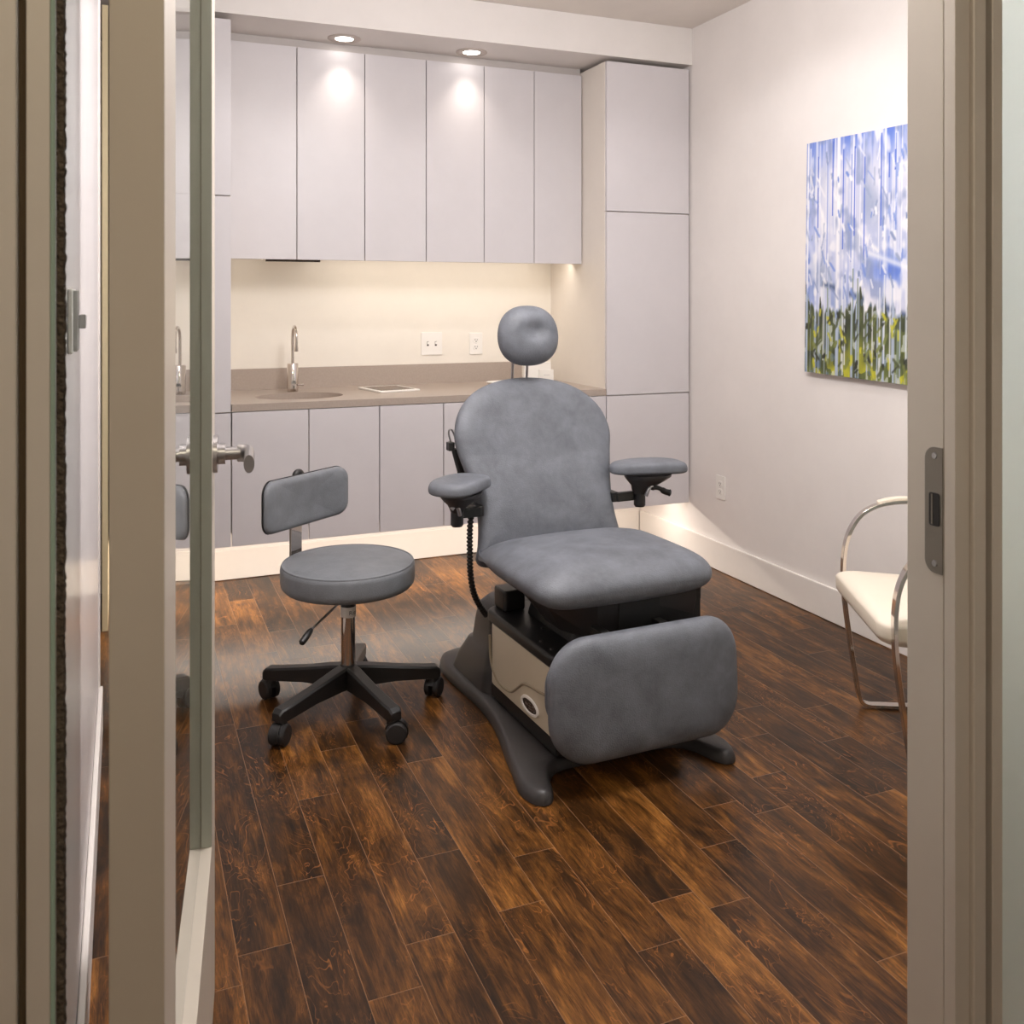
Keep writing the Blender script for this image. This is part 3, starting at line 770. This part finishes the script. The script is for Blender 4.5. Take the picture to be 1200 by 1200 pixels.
    hp = [(.280, .0), (.270, .05), (.260, .11), (.258, .17), (.267, .24), (.287, .32), (.303, .385), (.303, .435), (.285, .495), (.245, .550), (.185, .593), (.10, .622), (0, .632)]
    P = [(a, b) for a, b in hp]+[(-a, b) for a, b in hp[::-1]][1:]
    P = P+[(-.22, -.022), (0, -.028), (.22, -.022)]
    out = [(p.x, p.y) for p in catmull([(a, b, 0) for a, b in P], 4, True)]
    bm = NB(); cushion(bm, out, .045, .040, 6.0, 14, bfn, m=2.2); obj('backrest', bm, 'vinyl', R, ang=80)
    bm = NB(); out2 = [(a*.90, .02+b*.90) for a, b in out]
    cushion(bm, out2, .0, .03, 8, 6, lambda u, v, w_: bfn(u, v, 0)+NF*(w_-.045)); obj('back_shell', bm, 'shellp', R)
    # headrest on two rods
    hc = Vector((CX, 3.115, 1.246))
    hup = Vector((0, .10, 1)).normalized(); hn = Vector((0, -1, .10)).normalized()
    def hmod(u, v, s):
        r2 = ((u-.010)/.046)**2+((v-.014)/.030)**2
        lip = -.024*math.exp(-r2)
        return lip+.0*v
    ho = []
    for k in range(56):
        a = 2*PI*k/56; r_ = 1/((abs(math.cos(a))/.1195)**2.35+(abs(math.sin(a))/.109)**2.35)**(1/2.35)
        x_ = r_*math.cos(a); y_ = r_*math.sin(a)
        x_ *= 1-.05*max(0, y_)/.11
        ho.append((x_, y_))
    bm = NB(); cushion(bm, ho, .060, .030, 2.6, 16, lambda u, v, w_: hc+Vector((u, 0, 0))+hup*v+hn*w_, hmod, m=2.0); obj('headrest', bm, 'vinyl', R, ang=80)
    for dx in (-.037, .022):
        bm = NB(); tube(bm, [(CX+dx, 3.165, .98), (CX+dx, 3.172, 1.06), (CX+dx-.004, 3.152, 1.18), (CX+dx-.004, 3.132, 1.22)], .0052, 10); obj('headrest_rod', bm, 'satin', R)
    # leg rest
    lc = Vector((CX+.012, 2.333, .262)); lup = Vector((0, .06, 1)).normalized(); ln_ = Vector((0, -1, .06)).normalized()
    lo = rrect(.318, .172, .118, 10)
    def lfn(u, v, w_):
        wv = w_+(-.020*(abs(u)/.32)**2)
        return lc+Vector((u, 0, 0))+lup*v+ln_*wv
    bm = NB(); cushion(bm, lo, .042, .042, 7, 14, lfn, m=2.2); obj('leg_rest', bm, 'vinyl', R, ang=80)
    bm = NB(); cushion(bm, rrect(.285, .11, .09, 10), .025, .024, 5, 10, lambda u, v, w_: Vector((CX+u, 2.416-w_, .262+v)), m=2.2); obj('leg_rest_back_pad', bm, 'vinyl', R, ang=80)
    for s in (-1, 1):
        bm = NB(); box(bm, CX+s*.10-.015, CX+s*.10+.015, 2.395, 2.46, .36, .42); obj('leg_rest_hinge', bm, 'black', R, .004)
    # arms
    for s, px, py, yaw, L_, W_ in ((-1, CX-.350, 2.885, math.radians(38), .125, .078), (1, CX+.378, 2.905, math.radians(-14), .142, .072)):
        ax = Vector((math.cos(yaw), math.sin(yaw), 0)); ay = Vector((-math.sin(yaw), math.cos(yaw), 0))
        c = Vector((px, py, .768))
        out = []
        for k in range(48):
            a = 2*PI*k/48; e = 2.8
            r_ = 1/((abs(math.cos(a)))**e+(abs(math.sin(a)))**e)**(1/e)
            u = r_*math.cos(a)*L_; v = r_*math.sin(a)*W_*(1+.12*s*math.cos(a)); out.append((u, v))
        bm = NB(); cushion(bm, out, .027, .015, 12, 14, lambda u, v, w_: c+ax*u+ay*v+Vector((0, 0, w_+.006*(1-(u/L_)**2))), m=2.4)
        ar = obj('armrest', bm, 'vinyl', R, ang=80)
        post = Vector((CX+s*.352, 2.92, 0))
        rings = []
        for t, z in ((1, .751), (.98, .742), (.80, .728), (.55, .712), (.36, .695), (.27, .680)):
            q = 1-t; cc = Vector((c.x*(t)+post.x*q, c.y*t+post.y*q, 0)) if t > .5 else Vector((post.x*.8+c.x*.2, post.y*.8+c.y*.2, 0)).lerp(post, 1-t*1.2)
            rings.append([Vector((cc.x, cc.y, z))+ax*math.cos(2*PI*j/24)*(.088*t)+ay*math.sin(2*PI*j/24)*(.058*t+.004) for j in range(24)])
        bm = NB(); loft(bm, rings); obj('arm_support', bm, 'plastic', ar)
        bm = NB(); cyl(bm, (post.x, post.y, .690), (post.x, post.y, .640), .021, .021, 24); cyl(bm, (post.x, post.y, .641), (post.x, post.y, .634), .0215, .017, 24); obj('arm_post', bm, 'black', ar)
        bm = NB(); tube(bm, catmull([(post.x+s*.004, post.y-.036, .678), (post.x+s*.012, post.y-.040, .702), (post.x+s*.022, post.y-.040, .712), (post.x+s*.034, post.y-.038, .700)], 5), .0065, 10, sx=1.3); obj('release_lever', bm, 'satin', ar, label='chrome release lever')
        if s > 0:
            bm = NB(); tube(bm, catmull([(post.x+.022, post.y-.04, .706), (post.x+.05, post.y-.045, .704), (post.x+.075, post.y-.05, .690), (post.x+.095, post.y-.055, .684)], 5), [.008]*8+[.011]*6+[.013, .010], 12); obj('release_paddle', bm, 'black', ar)
        x_in = CX+s*.262
        bm = bx(min(post.x, x_in), max(post.x, x_in), 2.935-.012, 2.935+.012, .656, .688); box(bm, x_in-.016, x_in+.012, 2.930, 3.08, .655, .690)
        obj('arm_bracket', bm, 'black', R, .004)
    # hose from the left bracket to the pedestal
    P = catmull([(CX-.283, 2.965, .665), (CX-.288, 2.965, .60), (CX-.288, 2.965, .53), (CX-.282, 2.975, .46), (CX-.262, 2.995, .385), (CX-.232, 3.01, .33), (CX-.205, 3.02, .292)], 22)
    rr = [.0078 if (i//2) % 2 else .0112 for i in range(len(P))]
    bm = NB(); tube(bm, P, rr, 14); obj('corrugated_hose', bm, 'black', R, ang=60)
    # hand control hung on the back, left
    bm = NB(); tube(bm, catmull([(CX-.285, 3.095, .80), (CX-.300, 3.09, .86), (CX-.318, 3.085, .915), (CX-.308, 3.085, .928), (CX-.292, 3.09, .90)], 6), .003, 8); hk = obj('hanger_wire', bm, 'satin', R)
    bm = NB(); tube(bm, [(CX-.250, 3.09, .72), (CX-.272, 3.085, .79), (CX-.300, 3.08, .86)], [.020, .016, .010], 10); obj('control_handset', bm, 'black', R)
    obj('handset_clip', bx(CX-.322, CX-.300, 3.07, 3.10, .855, .885), 'black', R, .003)
    return R
EC = exam_chair()
pv = Vector((CX, 2.98, 0)); rot = math.radians(2.4)
EC.location = pv+Matrix.Rotation(rot, 3, 'Z') @ (EC.location-pv); EC.rotation_euler.z = rot

# ------------------------------------------------------------------ the rolling stool
def stool():
    cx, cy = .697, 3.12
    R = empty('rolling_stool', (cx, cy, 0), label='round grey vinyl rolling stool with small backrest and black five-star base', cat='stool')
    hub = NB(); lathe(hub, [(.020, .075), (.027, .078), (.030, .10), (.030, .148), (.024, .156)], (cx, cy, 0), 32); obj('hub', hub, 'black', R)
    for k in range(5):
        a = math.radians(-2.8+72*k); d = Vector((math.cos(a), math.sin(a), 0)); n = Vector((-d.y, d.x, 0)); c = Vector((cx, cy, 0))
        rings = []
        for r_, zt, zb, wd in ((.015, .152, .078, .024), (.05, .149, .080, .024), (.16, .130, .080, .021), (.27, .114, .072, .022), (.303, .111, .070, .022), (.316, .100, .074, .018)):
            rings.append([c+d*r_+n*(u*wd)+Vector((0, 0, z)) for u, z in ((-1, zb), (1, zb), (1.0, zt-.006), (.75, zt), (-.75, zt), (-1.0, zt-.006))])
        bm = NB(); loft(bm, rings); obj('base_leg', bm, 'black', R, .002)
        w0 = c+d*.292
        sw = a+{0: .9, 1: .5, 2: -.5, 3: .35, 4: 1.0}[k]; f = Vector((math.cos(sw), math.sin(sw), 0)); g = Vector((-f.y, f.x, 0)); wc = w0+f*.012
        bm = NB(); cyl(bm, w0+Vector((0, 0, .085)), w0+Vector((0, 0, .058)), .0155, .020, 16)
        # curved hood between the wheels
        rings = []
        for t in range(9):
            an = math.radians(-30+t*24); p = wc+Vector((0, 0, .0345)); e = f*math.cos(an)+Vector((0, 0, math.sin(an)))
            rings.append([p+e*ra+g*u for ra, u in ((.022, -.010), (.0375, -.012), (.0375, .012), (.022, .010))])
        loft(bm, rings); cs = obj('caster', bm, 'black', R)
        for s in (-1, 1):
            bm = NB(); p = wc+Vector((0, 0, .0338))
            tube(bm, [p+g*s*.0065, p+g*s*.0080, p+g*s*.0225, p+g*s*.0262, p+g*s*.0270], [.028, .0330, .0330, .0285, .014], 28); obj('wheel', bm, 'caster', cs)
    bm = NB(); lathe(bm, [(.0245, .15), (.0245, .350)], (cx, cy, 0), 32); obj('gas_column', bm, 'chrome', R)
    bm = NB(); lathe(bm, [(.0256, .3145), (.0260, .3155), (.0260, .3475), (.0256, .3485)], (cx, cy, 0), 40); col = obj('label_collar', bm, 'white', R, label='white label collar with dark lettering')
    fc = bpy.data.curves.new('t', 'FONT'); fc.body = 'Ritter'; fc.size = .019; fo = bpy.data.objects.new('t', fc); C.objects.link(fo)
    bpy.context.view_layer.update(); me = bpy.data.meshes.new_from_object(fo.evaluated_get(bpy.context.evaluated_depsgraph_get()))
    bpy.data.objects.remove(fo)
    bm = NB(); bm.from_mesh(me)
    for v in bm.verts:
        ang = math.radians(-90-8)+v.co.x*1.1/.0262; z = .3245+v.co.y
        v.co = Vector((cx+.0263*math.cos(ang), cy+.0263*math.sin(ang), z))
    bpy.data.meshes.remove(me)
    obj('collar_lettering', bm, 'slot', col)
    bm = NB(); lathe(bm, [(.0256, .349), (.0256, .358), (.020, .366), (.012, .369), (.012, .399)], (cx, cy, 0), 32); obj('column_cap', bm, 'black', R)
    # seat with piping
    bm = NB(); zt = .490
    r0 = .2235
    prof = [(.001, .402), (.19, .402), (.212, .406), (.2205, .416), (r0, .430), (r0, .468), (.2215, .479), (.2155, .4845), (.2135, .4835), (.205, .4865), (.17, .4905), (.10, .4935), (.04, .4945), (.001, .4945)]
    lathe(bm, prof, (cx, cy, .013), 72); st = obj('seat', bm, 'vinyl2', R, ang=60)
    bm = NB(); tube(bm, [(cx+.2165*math.cos(2*PI*i/72), cy+.2165*math.sin(2*PI*i/72), .4965) for i in range(73)], .0028, 8); obj('piping', bm, 'vinyl2', st)
    bm = NB(); lathe(bm, [(.05, .398), (.13, .403), (.15, .4145)], (cx, cy, 0), 32); obj('seat_plate', bm, 'black', R)
    # height lever
    bm = NB(); p0 = Vector((cx-.01, cy-.02, .388)); p1 = Vector((cx-.150, cy-.150, .338)); p2 = Vector((cx-.190, cy-.187, .310))
    tube(bm, [p0, p0.lerp(p1, .6), p1, p1.lerp(p2, .3)], .0038, 10); lv = obj('height_lever', bm, 'satin', R)
    bm = NB(); tube(bm, [p1, p1.lerp(p2, .15), p1.lerp(p2, .6), p2.lerp(p1, .08), p2], [.006, .0095, .0115, .010, .005], 14); obj('lever_grip', bm, 'black', lv)
    # backrest
    wd = Vector((.80, .60, 0)); nf = Vector((.60, -.80, 0)); up = Vector((0, 0, 1))
    bc = Vector((cx, cy, 0))-nf*.214; bc.z = .686
    def fn(u, v, w_):
        curve = .75*u*u
        return bc+wd*u+up*(v-.012*0)+nf*(w_+curve)
    o_ = []
    for u, v in rrect(.206, .092, .046, 8): o_.append((u, v*(1-.06*abs(u)/.19)))
    bm = NB(); cushion(bm, o_, .026, .012, 7, 10, fn, m=2.2); obj('backrest', bm, 'vinyl2', R, ang=80)
    bm = NB(); cushion(bm, [(u*1.012, v*1.02) for u, v in o_], .003, .014, 10, 6, lambda u, v, w_: fn(u, v, w_)-nf*.006); obj('backrest_shell', bm, 'black', R)
    b0 = Vector((cx, cy, 0))-nf*.238
    bm = NB(); P = catmull([Vector((cx, cy, .406))-nf*.10, Vector((cx, cy, .406))-nf*.20, b0+Vector((0, 0, .41)), b0+Vector((0, 0, .46)), b0+Vector((0, 0, .60)), b0+Vector((0, 0, .74))], 6)
    bar(bm, P, .052, .010, wd); obj('back_bar', bm, 'chrome', R, .001)
    bm = NB(); cushion(bm, [(.026*math.cos(2*PI*k/24), .022*math.sin(2*PI*k/24)) for k in range(24)], .012, .012, 3, 6, lambda u, v, w_: b0+wd*u+up*(.765+v)-nf*(w_-.012)); obj('adjust_knob', bm, 'black', R)
stool()

# ------------------------------------------------------------------ the armchair by the right wall
def armchair():
    a = Vector((-.459, -.8885, 0)).normalized(); b = Vector((.8885, -.459, 0)).normalized(); F = Vector((2.239, 2.494, 0)); Wd = .525
    R = empty('armchair', F+a*Wd/2+b*.25, label='cream leather armchair with polished flat steel frame by the right wall', cat='chair')
    prof = [(.50, .694), (.35, .698), (.22, .698), (.155, .693), (.105, .678), (.062, .650), (.032, .606), (.014, .555), (.006, .49), (.006, .42), (.012, .34), (.028, .22), (.045, .11), (.056, .045), (.066, .022), (.086, .012), (.12, .010), (.30, .010), (.46, .010)]
    for s in (0, 1):
        o = F+a*(0 if s == 0 else Wd)+a*(-.006 if s == 0 else .006)
        P = catmull([o+b*d+Vector((0, 0, z)) for d, z in prof], 5)
        bm = NB(); bar(bm, P, .030, .012, a); fr = obj('side_frame', bm, 'chrome', R, .0015)
        bm = NB(); P = catmull([o+b*d+Vector((0, 0, z+.010)) for d, z in ((.118, .682), (.16, .694), (.22, .699), (.35, .699), (.42, .698))], 6)
        bar(bm, P, .030, .012, a); obj('arm_pad', bm, 'cream', fr, .004)
    # seat
    o = F+a*(Wd/2)
    def fn(u, v, w_):
        z = .425+w_+(.018*math.cos(u/.28*PI/2)+.02 if w_ > 0 else 0)-.03*(v/.5)
        return o+a*u+b*(v+.012)+Vector((0, 0, z))
    bm = NB(); cushion(bm, rrect(.262, .250, .05, 8, 0, .205), .030, .046, 7, 12, fn, m=2.0); obj('seat', bm, 'cream', R, ang=80)
    bm = NB(); cushion(bm, rrect(.235, .215, .05, 8, 0, .215), .030, .025, 7, 12, lambda u, v, w_: o+a*u+b*(.475-w_+v*.22)+Vector((0, 0, .43+v)), m=2.0); obj('backrest', bm, 'cream', R, ang=80)
    bm = NB(); bar(bm, [F+b*.42+Vector((0, 0, .42))+a*.0, F+b*.42+Vector((0, 0, .42))+a*Wd], .03, .01, b)
    obj('cross_bar', bm, 'chrome', R, .001)
armchair()
